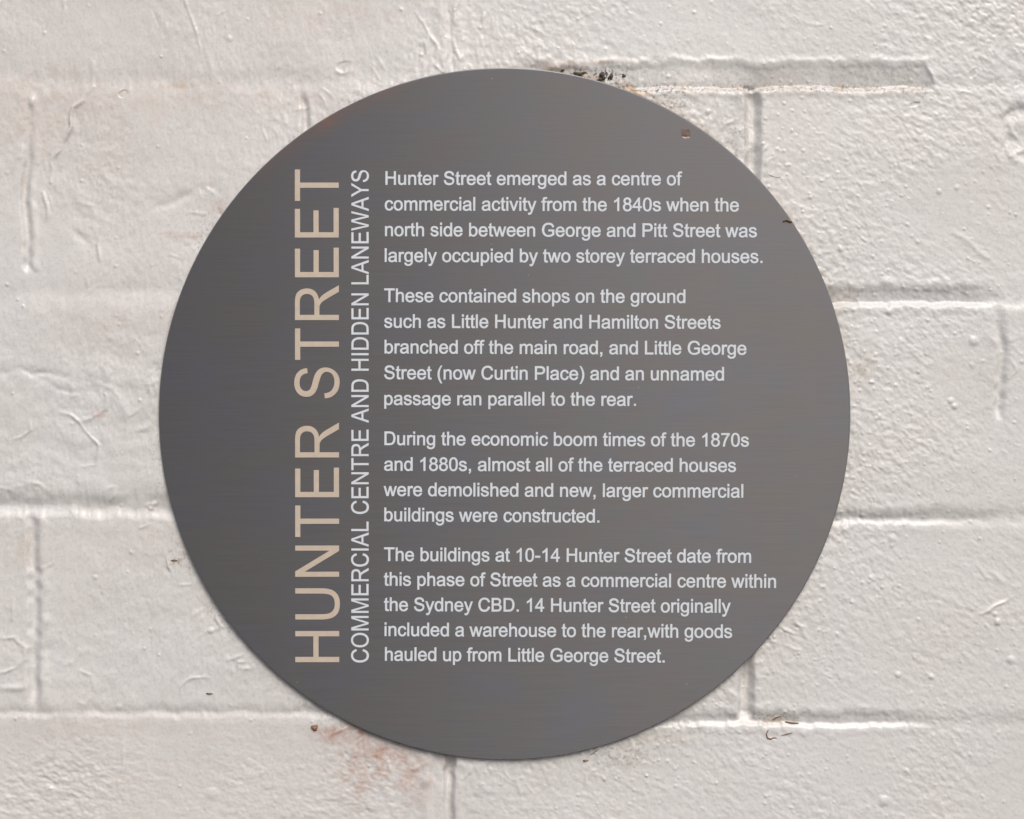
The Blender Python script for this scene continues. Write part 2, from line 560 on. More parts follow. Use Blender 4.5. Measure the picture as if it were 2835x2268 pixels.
def skin(lams, stretch, ang, seed, power=1.0):
    """brush-and-roller grain: several sizes of bump added up, bigger ones higher"""
    f = 0
    for q, lam in enumerate(lams):
        f = f + (lam / 10.0) ** power * band(lam, lam * stretch, seed + q, ang, 3.0)
    return f


peel = skin((5, 6.5, 9, 12, 17), 1.45, -0.9, 401, 0.45)
drag = skin((5, 7, 10, 15, 24), 1.5, 0.12, 421, 0.6)
low_ = skin((5, 6.5, 9, 13, 18), 1.5, -1.3, 441, 0.5)
patch_ = np.clip(1.0 + 0.28 * band(150, 190, 451), 0.4, 1.7)
bottom = sstep(1950, 2150, V)
H += right * calm * patch_ * 0.0275 * peel
H += left * (1 - bottom) * patch_ * 0.0185 * drag
H += left * bottom * patch_ * 0.028 * low_
H += 0.16 * big1 + 0.10 * big2 * left + 0.04 * band(70, 60, 404)
lump = blob_(260, 1180, 330, 300) + 0.5 * blob_(120, 560, 200, 160) + 0.5 * blob_(150, 1850, 260, 120)
H += lump * (0.10 * band(46, 34, 471) + 0.06 * band(24, 18, 472) - 0.10 * np.clip(band(70, 42, 473) - 0.7, 0, 1.2))
g1, g2 = band(7, 10, 461, 0, 3), band(13, 16, 462, 0, 3)
H += 0.95 * np.exp(-np.clip(RR - RAD, 0, None) / 95.0) * (0.75 + 0.25 * band(150, 150, 481))
H += near * (0.4 + 0.6 * sstep(700, 1500, U)) * (0.048 * g1 + 0.066 * g2)
# the wall stays clear of the back of the plaque
inside = 1 - sstep(RAD - 60, RAD - 5, RR)
H = np.minimum(H, 0.8 + 0.8 * (1 - sstep(RAD - 10, RAD + 12, RR)) * 0 + 2.0 * sstep(RAD - 4, RAD + 16, RR) - 0.6 * inside) - 0.2 * inside

# spacing grows beyond the picture: calm the relief down there
far_ = np.clip(np.maximum(np.maximum(-130 - U, U - 2970), np.maximum(-110 - V, V - 2380)) / 900, 0, 1)
H *= (1 - 0.5 * far_)

# stains, plus painted dimming of the upper left in the tan mask
def blob(u0, v0, ru, rv, p=1.0):
    return np.exp(-(((U - u0) / ru) ** 2 + ((V - v0) / rv) ** 2) ** p)


rust = 0.6 * blob(1040, 2090, 110, 80) + 0.9 * blob(955, 2015, 60, 22) + 0.38 * blob(1130, 2150, 80, 80) + 0.4 * blob(905, 2030, 30, 24)
rust += 0.30 * blob(980, 2180, 40, 90) + 0.8 * blob(280, 1148, 22, 10) + 0.5 * blob(570, 655, 90, 6) + 0.6 * blob(605, 575, 20, 20)
rust += 0.4 * blob(480, 645, 70, 5) + 0.25 * blob(330, 1775, 14, 8)
blush_shade = 0.42 * blob(950, 30, 260, 70) + 0.30 * blob(470, 270, 260, 40) + 0.40 * blob(300, 880, 220, 80) + 0.25 * blob(60, 320, 120, 120)
blush_shade += 0.35 * blob(60, 1520, 80, 60) + 0.25 * blob(420, 1510, 160, 60) + 0.35 * blob(300, 2010, 480, 40) + 0.28 * blob(870, 250, 160, 60)
blush_shade += 0.25 * blob(500, 2150, 500, 150) + 0.2 * blob(300, 450, 420, 300) + 0.12 * left + 0.22 * blob(150, 150, 900, 420)  # widest blob paints the weaker upper-left light into the tan tint
blush_shade += 0.15 * sstep(0, 1, near) * right
algae = 0.45 * blob(2395, 1030, 34, 60) + 0.3 * blob(2700, 1030, 90, 50) + 0.35 * blob(1740, 2090, 90, 50) + 0.25 * blob(1850, 2050, 80, 40)
algae += 0.25 * blob(60, 1530, 50, 50) + 0.25 * blob(2320, 860, 40, 90)
grv = np.exp(-((V - 245) / 12) ** 2) * sstep(1640, 1680, U) * (1 - sstep(2560, 2590, U))
ochre = 0.85 * np.exp(-((RR - RAD) / 16) ** 2) * sstep(1530, 1640, U) * (1 - sstep(1850, 1960, U)) * (V < 600)
ochre += 0.45 * grv + 0.5 * blob(1560, 186, 60, 12) + 0.45 * blob(1650, 172, 110, 6)
ochre += 0.5 * blob(2150, 1995, 60, 16) + 0.18 * np.exp(-((RR - RAD) / 14) ** 2) * (V < 1100) * right
ochre += 0.35 * np.exp(-((V - 238) / 10) ** 2) * blob(520, 238, 90, 999)
ochre += 0.5 * blob(2345, 815, 26, 26) + 0.08 * np.exp(-((V - 212) / 22) ** 2) * sstep(1780, 1900, U) * (1 - sstep(2500, 2590, U))
grime = 1.0 * blob(1612, 200, 60, 14) + 0.9 * blob(1690, 212, 46, 22) + 0.45 * blob(1780, 262, 90, 26) + 0.5 * blob(1850, 300, 60, 30)
grime += 0.55 * grv + 0.30 * blob(2040, 400, 40, 90) + 0.35 * blob(1730, 2090, 60, 30) + 0.35 * blob(2140, 1985, 60, 14) + 0.3 * blob(2385, 1020, 26, 30)
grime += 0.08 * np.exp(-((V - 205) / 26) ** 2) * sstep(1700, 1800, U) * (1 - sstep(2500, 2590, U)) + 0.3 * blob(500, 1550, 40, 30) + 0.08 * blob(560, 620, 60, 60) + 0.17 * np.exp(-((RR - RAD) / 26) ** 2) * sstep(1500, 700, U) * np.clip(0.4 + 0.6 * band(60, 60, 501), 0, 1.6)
grime += 0.10

co = np.empty((NV * NU, 3))
co[:, 0] = wall_x(U).ravel()
co[:, 1] = -(H * 0.001).ravel()
co[:, 2] = wall_z(V).ravel()
nb = NV * NU
i = np.arange(NU - 1)[None, :] + np.arange(NV - 1)[:, None] * NU
quads = np.stack([i, i + NU, i + NU + 1, i + 1], -1).reshape(-1, 4)
# sides and back give the wall its thickness
ring = np.concatenate([np.arange(NU), np.arange(1, NV) * NU + NU - 1, (NV - 1) * NU + np.arange(NU - 2, -1, -1), np.arange(NV - 2, 0, -1) * NU])
back = co[ring].copy()
back[:, 1] = 0.11
nr = len(ring)
k = np.arange(nr)
sides = np.stack([ring, ring[(k + 1) % nr], nb + (k + 1) % nr, nb + k], -1)
co = np.concatenate([co, back])
faces4 = np.concatenate([quads, sides])
me = bpy.data.meshes.new('brick_wall')
me.vertices.add(len(co))
me.vertices.foreach_set('co', co.ravel())
nl = faces4.size + nr
me.loops.add(nl)
me.loops.foreach_set('vertex_index', np.concatenate([faces4.ravel(), nb + k]).astype(np.int32))
me.polygons.add(len(faces4) + 1)
me.polygons.foreach_set('loop_start', np.concatenate([np.arange(len(faces4)) * 4, [faces4.size]]).astype(np.int32))
me.update(calc_edges=True)
me.validate()
for nm, fld in (('rust', rust), ('blush_shade', blush_shade), ('algae', algae), ('ochre', ochre), ('grime', grime)):
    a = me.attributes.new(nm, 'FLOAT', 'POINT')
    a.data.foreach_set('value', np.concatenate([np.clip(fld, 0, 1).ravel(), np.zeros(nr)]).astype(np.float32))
sm = np.ones(len(me.polygons), bool)
sm[len(quads):] = False
wall = link_mesh('brick_wall', me, M_PAINT)
me.polygons.foreach_set('use_smooth', sm)
tag(wall, 'white painted brick wall with lumpy paint and sunken joints behind the round plaque', 'wall')


def wall_h(u, v):
    a = int(np.clip(np.searchsorted(us, u), 0, NU - 1))
    b = int(np.clip(np.searchsorted(vs, v), 0, NV - 1))
    return H[b, a] * 0.001


# ------------------------------------------------------------------ the plaque
plaque = bpy.data.objects.new('plaque', None)
plaque.empty_display_size = 0.05
COL.objects.link(plaque)
PC = (face_x(CU), -PF, face_z(CV))
plaque.location = (PC[0], 0, PC[2])
tag(plaque, 'round dark grey brushed metal plaque with pale lettering fixed to the white brick wall', 'plaque')

R = RAD * PX
T = 0.0017
NA = 360
prof = [(r, 0.0) for r in np.linspace(0.003, R - 0.0012, 60)] + [(R - 0.0007, 0.0), (R - 0.0005, 0.0), (R - 0.0004, 0.00002), (R - 0.00028, 0.00010), (R - 0.00008, 0.0003), (R, 0.0005), (R, T - 0.0004), (R - 0.0003, T)]
verts, faces, tarn = [(0, -PF, 0)], [], [0.0]
for r, dy in prof:
    for j in range(NA):
        a = 2 * math.pi * j / NA
        verts.append((r * math.cos(a), -PF + dy, r * math.sin(a)))
        deg = math.degrees(a)
        w = max(0.0, 1 - abs(deg - 121) / 17.0) ** 0.7
        e = (R - r) / PX
        band_w = 11 + 17 * w
        tarn.append(w * math.exp(-(e / band_w) ** 2) * 0.9 if w > 0 else 0.0)
for j in range(NA):
    faces.append((0, 1 + j, 1 + (j + 1) % NA))
for q in range(len(prof) - 1):
    for j in range(NA):
        a, b = 1 + q * NA + j, 1 + q * NA + (j + 1) % NA
        faces.append((a, a + NA, b + NA, b))
faces.append(tuple(1 + (len(prof) - 1) * NA + j for j in range(NA))[::-1])
pm = bpy.data.meshes.new('plate')
pm.from_pydata(verts, [], faces)
pm.update()
ea = pm.attributes.new('edge', 'FLOAT', 'POINT')
ea.data.foreach_set('value', np.array([0.0] + [1.0 if R - 0.0005 < r < R and dy < 0.001 else 0.0 for r, dy in prof for j in range(NA)], np.float32))
at = pm.attributes.new('tarnish', 'FLOAT', 'POINT')
at.data.foreach_set('value', np.array(tarn, np.float32))
plate = link_mesh('plate', pm, M_PLATE, plaque, smooth=True)
import bmesh
bm = bmesh.new()
bm.from_mesh(pm)
bmesh.ops.recalc_face_normals(bm, faces=bm.faces)
bm.to_mesh(pm)
bm.free()

# ------------------------------------------------------------------ lettering: outlines of a plain grotesque, 2048 units to the em
G = {
    'a': (1139, "M828 131Q728 46 635 11T437 -24Q262 -24 168 61T74 280Q74 358 109 422T202 526T331 585Q384 599 491 612Q709 638 812 674Q813 711 813 721Q813 831 762 876Q693 937 557 937Q430 937 369 892T280 735L104 759Q128 870 182 938T338 1044T583 1086Q719 1086 804 1054T929 973T985 851Q994 805 994 685V445Q994 194 1005 127T1051 0H863Q835 56 828 131ZM813 533Q715 493 519 465Q408 449 362 429T291 370T266 285Q266 213 320 165T480 117Q584 117 665 162T784 287Q813 348 813 467Z"),
    'b': (1139, "M301 0H134V1466H314V943Q428 1086 605 1086Q703 1086 790 1046T934 935T1024 763T1057 547Q1057 274 922 125T598 -24Q410 -24 301 133ZM299 539Q299 348 351 263Q436 124 581 124Q699 124 785 226T871 532Q871 740 788 839T589 938Q471 938 385 835T299 539Z"),
    'c': (1024, "M828 389L1005 366Q976 183 856 79T563 -24Q345 -24 212 118T80 527Q80 699 137 828T310 1021T564 1086Q737 1086 847 998T988 750L813 723Q788 830 724 884T571 938Q435 938 350 840T265 532Q265 318 347 221T561 124Q667 124 738 189T828 389Z"),
    'd': (1139, "M824 0V134Q723 -24 527 -24Q400 -24 293 46T128 241T70 530Q70 693 124 825T287 1028T527 1086Q627 1086 705 1044T832 932V1466H1011V0ZM256 530Q256 326 342 225T545 124Q663 124 745 220T828 515Q828 733 744 835T537 937Q417 937 336 839T256 530Z"),
    'e': (1139, "M862 342L1048 319Q1004 156 885 66T581 -24Q348 -24 211 119T75 522Q75 790 213 938T571 1086Q784 1086 919 941T1054 533Q1054 517 1053 485H261Q271 310 360 217T582 124Q681 124 751 176T862 342ZM271 633H864Q852 767 796 834Q710 938 573 938Q449 938 364 855T271 633Z"),
    'f': (569, "M178 0V922H19V1062H178V1175Q178 1282 197 1334Q223 1404 288 1447T472 1491Q548 1491 640 1473L613 1316Q557 1326 507 1326Q425 1326 391 1291T357 1160V1062H564V922H357V0Z"),
    'g': (1139, "M102 -88L277 -114Q288 -195 338 -232Q405 -282 521 -282Q646 -282 714 -232T806 -92Q820 -37 819 139Q701 0 525 0Q306 0 186 158T66 537Q66 689 121 817T280 1016T525 1086Q712 1086 834 934V1062H1000V144Q1000 -104 949 -207T789 -371T521 -431Q332 -431 216 -346T102 -88ZM251 550Q251 341 334 245T542 149Q666 149 750 244T834 544Q834 739 747 838T539 937Q419 937 335 839T251 550Z"),
    'h': (1139, "M135 0V1466H315V940Q441 1086 633 1086Q751 1086 838 1039T962 911T1000 673V0H820V673Q820 807 762 868T598 929Q519 929 449 888T350 777T315 580V0Z"),
    'i': (455, "M136 1259V1466H316V1259ZM136 0V1062H316V0Z"),
    'k': (1024, "M136 0V1466H316V630L742 1062H975L569 668L1016 0H794L443 543L316 421V0Z"),
    'l': (455, "M131 0V1466H311V0Z"),
    'm': (1706, "M135 0V1062H296V913Q346 991 429 1038T618 1086Q736 1086 811 1037T918 900Q1044 1086 1246 1086Q1404 1086 1489 998T1574 729V0H1395V669Q1395 777 1377 824T1314 901T1206 930Q1094 930 1020 855T946 617V0H766V690Q766 810 722 870T578 930Q502 930 437 890T344 773T315 551V0Z"),
    'n': (1139, "M135 0V1062H297V911Q414 1086 635 1086Q731 1086 811 1051T932 961T988 828Q998 779 998 653V0H818V646Q818 756 797 811T722 899T597 932Q482 932 398 859T315 582V0Z"),
    'o': (1139, "M68 531Q68 826 232 968Q369 1086 566 1086Q785 1086 924 942T1063 546Q1063 341 1001 223T822 41T566 -24Q343 -24 205 119T68 531ZM253 531Q253 327 342 225T566 124Q700 124 789 226T878 537Q878 734 788 835T566 937Q431 937 342 836T253 531Z"),
    'p': (1139, "M135 -407V1062H299V924Q357 1005 430 1045T607 1086Q743 1086 847 1016T1004 818T1057 537Q1057 372 998 240T826 38T590 -24Q500 -24 428 14T314 110V-407ZM298 525Q298 321 380 222T580 124Q699 124 784 224T869 536Q869 738 786 838T588 939Q474 939 386 832T298 525Z"),
    'r': (682, "M133 0V1062H295V901Q357 1014 409 1050T525 1086Q616 1086 710 1028L648 861Q582 900 516 900Q457 900 410 864T343 766Q313 670 313 556V0Z"),
    's': (1024, "M63 317L241 345Q256 238 324 181T516 124Q640 124 700 174T760 293Q760 354 707 389Q670 413 523 450Q325 500 248 536T132 637T93 781Q93 852 125 912T214 1013Q256 1044 328 1065T484 1086Q609 1086 703 1050T843 952T905 788L729 764Q717 846 659 892T497 938Q373 938 320 897T267 801Q267 766 289 738Q311 709 358 690Q385 680 517 644Q708 593 783 560T902 466T945 312Q945 222 892 140T737 17T516 -24Q313 -24 206 61T63 317Z"),
    't': (569, "M528 161L554 2Q478 -14 418 -14Q320 -14 266 17T190 98T168 311V922H36V1062H168V1325L347 1433V1062H528V922H347V300Q347 225 356 203T386 169T446 157Q481 157 528 161Z"),
    'u': (1139, "M831 0V156Q707 -24 494 -24Q400 -24 318 12T197 102T142 236Q131 290 131 407V1062H311V475Q311 333 322 284Q339 213 394 172T530 132Q611 132 682 173T782 286T812 495V1062H992V0Z"),
    'v': (1024, "M430 0L26 1062H216L444 426Q481 323 512 212Q536 296 579 414L815 1062H1000L598 0Z"),
    'w': (1479, "M331 0L6 1062H192L361 449L424 221Q428 238 479 440L648 1062H833L992 446L1045 243L1106 448L1288 1062H1463L1131 0H944L775 636L734 817L519 0Z"),
    'y': (1024, "M127 -409L107 -240Q166 -256 210 -256Q270 -256 306 -236T365 -180Q382 -153 420 -46Q425 -31 436 -2L33 1062H227L448 447Q491 330 525 201Q556 325 599 443L826 1062H1006L602 -18Q537 -193 501 -259Q453 -348 391 -389T243 -431Q191 -431 127 -409Z"),
    '0': (1139, "M85 723Q85 983 138 1141T297 1386T563 1472Q684 1472 775 1423T925 1283T1012 1062T1042 723Q1042 465 989 306T831 61T563 -25Q352 -25 231 127Q85 310 85 723ZM270 723Q270 362 354 242T563 123Q687 123 771 243T856 723Q856 1085 771 1204T561 1323Q437 1323 363 1218Q270 1084 270 723Z"),
    '1': (1139, "M763 0H583V1147Q518 1085 412 1023T223 930V1104Q374 1175 487 1276T647 1472H763Z"),
    '4': (1139, "M662 0V351H26V516L695 1466H842V516H1040V351H842V0ZM662 516V1177L203 516Z"),
    '7': (1139, "M97 1274V1447H1046V1307Q906 1158 768 911T556 403Q502 221 487 0H302Q305 175 371 423T560 901T825 1274Z"),
    '8': (1139, "M362 795Q250 836 196 912T142 1094Q142 1254 257 1363T563 1472Q755 1472 872 1360T989 1089Q989 987 935 911T773 795Q908 751 978 653T1049 419Q1049 231 916 103T566 -25Q349 -25 216 103T83 424Q83 567 155 663T362 795ZM326 1100Q326 996 393 930T567 864Q671 864 737 929T804 1090Q804 1189 735 1256T565 1324Q462 1324 394 1258T326 1100ZM268 423Q268 346 304 274T413 162T568 123Q698 123 782 206T867 419Q867 550 780 635T562 721Q435 721 351 637T268 423Z"),
    '.': (569, "M186 0V205H391V0Z"),
    ',': (569, "M182 0V205H387V0Q387 -113 347 -182T220 -290L170 -213Q227 -188 254 -139T284 0Z"),
    '-': (682, "M65 440V621H618V440Z"),
    '(': (682, "M479 -431Q330 -243 227 9T124 531Q124 769 201 987Q291 1240 479 1491H608Q487 1283 448 1194Q387 1056 352 906Q309 719 309 530Q309 49 608 -431Z"),
    ')': (682, "M253 -431H124Q423 49 423 530Q423 718 380 903Q346 1053 285 1191Q246 1281 124 1491H253Q441 1240 531 987Q608 769 608 531Q608 261 504 9T253 -431Z"),
    ' ': (569, ""),
    'A': (1366, "M-3 0L560 1466H769L1369 0H1148L977 444H364L203 0ZM420 602H917L764 1008Q694 1193 660 1312Q632 1171 581 1032Z"),
    'B': (1366, "M150 0V1466H700Q868 1466 969 1421T1128 1284T1186 1091Q1186 997 1135 914T981 780Q1114 741 1185 647T1257 425Q1257 322 1213 233T1106 97T946 24T709 0ZM344 850H661Q790 850 846 867Q920 889 957 940T995 1068Q995 1141 960 1196T860 1272T637 1293H344ZM344 173H709Q803 173 841 180Q908 192 953 220T1027 301T1056 425Q1056 507 1014 567T897 652T683 677H344Z"),
    'C': (1479, "M1204 514L1398 465Q1337 226 1178 100T791 -25Q554 -25 405 71T179 351T102 744Q102 973 189 1143T438 1402T794 1491Q1022 1491 1177 1375T1394 1049L1203 1004Q1150 1169 1049 1244T790 1320Q622 1320 509 1239T350 1023T304 745Q304 561 357 423T524 218T769 150Q931 150 1043 243T1204 514Z"),
    'D': (1479, "M158 0V1466H663Q834 1466 924 1445Q1050 1416 1139 1340Q1255 1242 1312 1089T1370 741Q1370 574 1331 445T1231 231T1097 96T922 24T687 0ZM352 173H665Q810 173 892 200T1024 276Q1093 345 1131 461T1170 744Q1170 974 1094 1097T911 1263Q833 1293 660 1293H352Z"),
    'E': (1366, "M162 0V1466H1222V1293H356V844H1167V672H356V173H1256V0Z"),
    'G': (1593, "M844 575V747L1465 748V204Q1322 90 1170 32T858 -25Q642 -25 465 67T199 335T109 726Q109 942 199 1129T459 1409T852 1491Q1011 1491 1139 1439T1341 1296T1455 1056L1280 1008Q1246 1119 1195 1182T1051 1284T853 1322Q724 1322 630 1283T478 1180T386 1039Q327 896 327 729Q311 531 392 388T597 183T861 144Q980 144 1095 192T1270 298V575Z"),
    'H': (1479, "M164 0V1466H358V864H1120V1466H1314V0H1120V691H358V0Z"),
    'I': (569, "M191 0V1466H385V0Z"),
    'L': (1139, "M150 0V1466H344V173H1066V0Z"),
    'M': (1706, "M152 0V1466H444L791 428Q839 283 861 211Q886 291 939 446L1290 1466H1551V0H1364V1227L938 0H763L339 1248V0Z"),
    'N': (1479, "M156 0V1466H355L1125 315V1466H1311V0H1112L342 1152V0Z"),
    'O': (1593, "M99 714Q99 1079 295 1285T801 1492Q1004 1492 1167 1395T1415 1124T1501 731Q1501 507 1410 330T1154 63T800 -25Q592 -25 429 74T182 344T99 714ZM299 711Q299 446 441 293T799 141Q1018 141 1159 295T1301 732Q1301 911 1240 1044T1063 1251T801 1325Q594 1325 446 1183T299 711Z"),
    'P': (1366, "M158 0V1466H711Q857 1466 934 1452Q1042 1434 1115 1383T1232 1242T1277 1042Q1277 855 1158 725T728 596H352V0ZM352 769H731Q917 769 995 838T1073 1032Q1073 1123 1027 1187T906 1273Q857 1293 727 1293H352Z"),
    'R': (1479, "M161 0V1466H811Q1007 1466 1109 1426T1272 1287T1333 1067Q1333 910 1231 802T918 666Q995 629 1035 593Q1120 515 1196 398L1451 0H1207L1013 304Q928 436 873 506T774 604T686 643Q653 650 578 650H353V0ZM353 818H770Q903 818 978 845T1092 933T1131 1064Q1131 1171 1055 1237T817 1304H353Z"),
    'S': (1366, "M92 471L275 487Q288 377 335 306T483 192T708 149Q819 149 904 182T1030 272T1072 398Q1072 467 1032 518T900 605Q841 628 639 676T356 768Q251 823 199 904T148 1087Q148 1198 211 1294T395 1441T664 1491Q825 1491 948 1439T1137 1286T1208 1059L1022 1045Q1007 1178 924 1246T681 1314Q513 1314 436 1252T359 1104Q359 1028 413 980Q466 932 690 881T997 792Q1118 736 1175 651T1233 455Q1233 330 1166 219T980 43T719 -25Q531 -25 404 27T184 200T92 471Z"),
    'T': (1251, "M531 0V1293H48V1466H1210V1293H725V0Z"),
    'U': (1479, "M1120 1466H1314V619Q1314 398 1264 268T1083 56T741 -25Q534 -25 402 46T215 253T159 619V1466H353V620Q353 427 389 335T512 194T725 145Q938 145 1029 241T1120 620Z"),
    'W': (1933, "M414 0L25 1466H224L447 505Q483 354 509 205Q565 440 575 476L854 1466H1088L1298 724Q1377 448 1412 205Q1440 344 1485 524L1715 1466H1910L1508 0H1321L1012 1117Q973 1257 966 1289Q943 1188 923 1117L612 0Z"),
    'Y': (1366, "M571 0V621L6 1466H242L531 1024Q611 900 680 776Q746 891 840 1035L1124 1466H1350L765 621V0Z"),
}


def contours(d, seg=6):
    out, cur, p, c = [], [], (0, 0), None
    for cmd, args in re.findall(r'([MLHVQTZ])([^MLHVQTZ]*)', d):
        n = [float(x) for x in args.split()]
        if cmd == 'M':
            cur = [(n[0], n[1])]
            p = cur[0]
            c = None
        elif cmd in 'LHV':
            p = (n[0], n[1]) if cmd == 'L' else ((n[0], p[1]) if cmd == 'H' else (p[0], n[0]))
            cur.append(p)
            c = None
        elif cmd in 'QT':
            if cmd == 'Q':
                c, e = (n[0], n[1]), (n[2], n[3])
            else:
                c = (2 * p[0] - c[0], 2 * p[1] - c[1]) if c else p
                e = (n[0], n[1])
            for s in range(1, seg + 1):
                t = s / seg
                cur.append(((1 - t) ** 2 * p[0] + 2 * t * (1 - t) * c[0] + t * t * e[0],
                            (1 - t) ** 2 * p[1] + 2 * t * (1 - t) * c[1] + t * t * e[1]))
            p = e
        else:
            if len(cur) > 1 and math.hypot(cur[0][0] - cur[-1][0], cur[0][1] - cur[-1][1]) < 1:
                cur.pop()
            out.append(cur)
    return out


CACHE = {}


def glyph(ch, bold):
    """outline filled and given a little thickness, in em units"""
    key = (ch, bold)
    if key in CACHE:
        return CACHE[key]
    adv, d = G[ch]
    vs_, fs_ = [], []
    cts = contours(d) if d else []
    if cts:
        # area the filled outline should have once it is fattened by the offset
        area = abs(sum(0.5 * sum(p[0] * q[1] - q[0] * p[1] for p, q in zip(c, c[1:] + c[:1])) for c in cts)) / 2048 ** 2
        per = sum(math.dist(p, q) for c in cts for p, q in zip(c, c[1:] + c[:1])) / 2048
        for off in (bold, bold * 0.85, bold * 0.7, bold * 0.5, 0.0):
            cu = bpy.data.curves.new('outline', 'CURVE')
            cu.dimensions = '2D'
            cu.fill_mode = 'BOTH'
            cu.extrude = 0.0009
            cu.offset = off
            for ct in cts:
                s = cu.splines.new('POLY')
                s.points.add(len(ct) - 1)
                s.points.foreach_set('co', [x for q in ct for x in (q[0] / 2048, q[1] / 2048, 0, 1)])
                s.use_cyclic_u = True
            o = bpy.data.objects.new('outline', cu)
            COL.objects.link(o)
            dg = bpy.context.evaluated_depsgraph_get()
            m = bpy.data.meshes.new_from_object(o.evaluated_get(dg))
            vs_ = [tuple(v.co) for v in m.vertices]
            fs_ = [tuple(f.vertices) for f in m.polygons]
            got = 0.5 * sum(f.area for f in m.polygons if abs(f.normal.z) > 0.7)
            bpy.data.objects.remove(o)
            bpy.data.curves.remove(cu)
            bpy.data.meshes.remove(m)
            if abs(got - (area + per * off)) < 0.05 * area:
                break
            print('outline', ch, 'offset', off, 'area', round(got, 4), 'wanted', round(area + per * off, 4))
    CACHE[key] = (adv / 2048, vs_, fs_)
    return CACHE[key]


def extent(text, bold, track):
    x, lo, hi = 0.0, None, None
    for ch in text:
        adv, v, f = glyph(ch, bold)
        if v:
            a, b = min(q[0] for q in v), max(q[0] for q in v)
            lo = x + a if lo is None else lo
            hi = x + b
        x += adv + track
    return lo, hi


def set_line(vout, fout, text, p0, p1, em, bold, track=0.0, up=1.0):
    """letters whose ink runs from photo point p0 to p1 along the baseline; em is the letter height in photo pixels"""
    lo, hi = extent(text, bold, track)
    L = math.hypot(p1[0] - p0[0], p1[1] - p0[1])
    k = L / (hi - lo)
    dx, dy = (p1[0] - p0[0]) / L, (p1[1] - p0[1]) / L
    nx, ny = dy, -dx                   # towards the top of the letters, in photo pixels (v runs down)
    x = -lo
    for n, ch in enumerate(text):
        adv, v, f = glyph(ch, bold)
        base = len(vout)
        lift = 0.00003 * (n % 2)
        for q in v:
            s, t = (x + q[0]) * k, q[1] * em
            u_, v_ = p0[0] + dx * s + nx * t, p0[1] + dy * s + ny * t
            vout.append((face_x(u_) - PC[0], -PF - 0.00006 - lift - q[2] * em * PX, face_z(v_) - PC[2]))
        fout += [tuple(base + a for a in g) for g in f]
        x += adv + track
    return k


def lettering(name, lines, em, bold, mat, track=0.0, label=None):
    vo, fo = [], []
    for t, p0, p1 in lines:
        k = set_line(vo, fo, t, p0, p1, em, bold, track)
        print('line', t[:24], 'width/height', round(k / em, 3))
    m = bpy.data.meshes.new(name)
    m.from_pydata(vo, [], fo)
    m.update()
    bm = bmesh.new()
    bm.from_mesh(m)
    bmesh.ops.recalc_face_normals(bm, faces=bm.faces)
    bm.to_mesh(m)
    bm.free()
    o = link_mesh(name, m, mat, plaque)
    if label:
        o['label'] = label
    return o


B = 0.014
lettering('title_lettering', [('HUNTER STREET', (939.2, 1833.3), (937.8, 469.5))], 121.5 / 0.716, 0.0, M_TITLE, 105 / 2048,
          'large tan upright title reading HUNTER STREET')
lettering('subtitle_lettering', [('COMMERCIAL CENTRE AND HIDDEN LANEWAYS', (1020.3, 1834.5), (1020.6, 471.5))], 47.5 / 0.716, 0.004, M_TEXT, 0.0,
          'thin pale upright subtitle beside the tan title')
EM = 36.8 / 0.716
lettering('paragraph', [
    ('Hunter Street emerged as a centre of', (1067.0, 511.5), (1889.0, 513.0)),
    ('commercial activity from the 1840s when the', (1065.2, 582.3), (2045.8, 585.5)),
    ('north side between George and Pitt Street was', (1065.8, 653.6), (2095.5, 656.8)),
    ('largely occupied by two storey terraced houses.', (1065.0, 725.0), (2111.0, 728.0))], EM, B, M_TEXT, 0.0, 'first paragraph of pale lettering, starting Hunter Street emerged')
lettering('paragraph', [
    ('These contained shops on the ground', (1063.3, 836.0), (1897.6, 838.8)),
    ('such as Little Hunter and Hamilton Streets', (1063.3, 907.3), (1995.0, 910.4)),
    ('branched off the main road, and Little George', (1064.5, 978.2), (2066.5, 982.2)),
    ('Street (now Curtin Place) and an unnamed', (1063.5, 1049.6), (2004.5, 1053.6)),
    ('passage ran parallel to the rear.', (1063.8, 1121.0), (1760.8, 1123.6))], EM, B, M_TEXT, 0.0, 'second paragraph of pale lettering, starting These contained shops')
lettering('paragraph', [
    ('During the economic boom times of the 1870s', (1064.2, 1232.0), (2073.5, 1236.4)),
    ('and 1880s, almost all of the terraced houses', (1063.3, 1303.0), (2037.8, 1306.6)),
    ('were demolished and new, larger commercial', (1061.8, 1373.0), (2057.8, 1377.6)),
    ('buildings were constructed.', (1063.7, 1442.8), (1659.4, 1446.6))], EM, B, M_TEXT, 0.0, 'third paragraph of pale lettering, starting During the economic boom')
lettering('paragraph', [
    ('The buildings at 10-14 Hunter Street date from', (1063.0, 1552.8), (2079.5, 1558.0)),
    ('this phase of Street as a commercial centre within', (1062.5, 1621.3), (2148.5, 1627.4)),
    ('the Sydney CBD. 14 Hunter Street originally', (1062.8, 1691.3), (2023.0, 1696.2)),
    ('included a warehouse to the rear,with goods', (1064.5, 1760.6), (2027.0, 1766.0)),
    ('hauled up from Little George Street.', (1065.5, 1829.0), (1840.0, 1834.0))], EM, B, M_TEXT, 0.0, 'fourth paragraph of pale lettering, starting The buildings at 10-14')


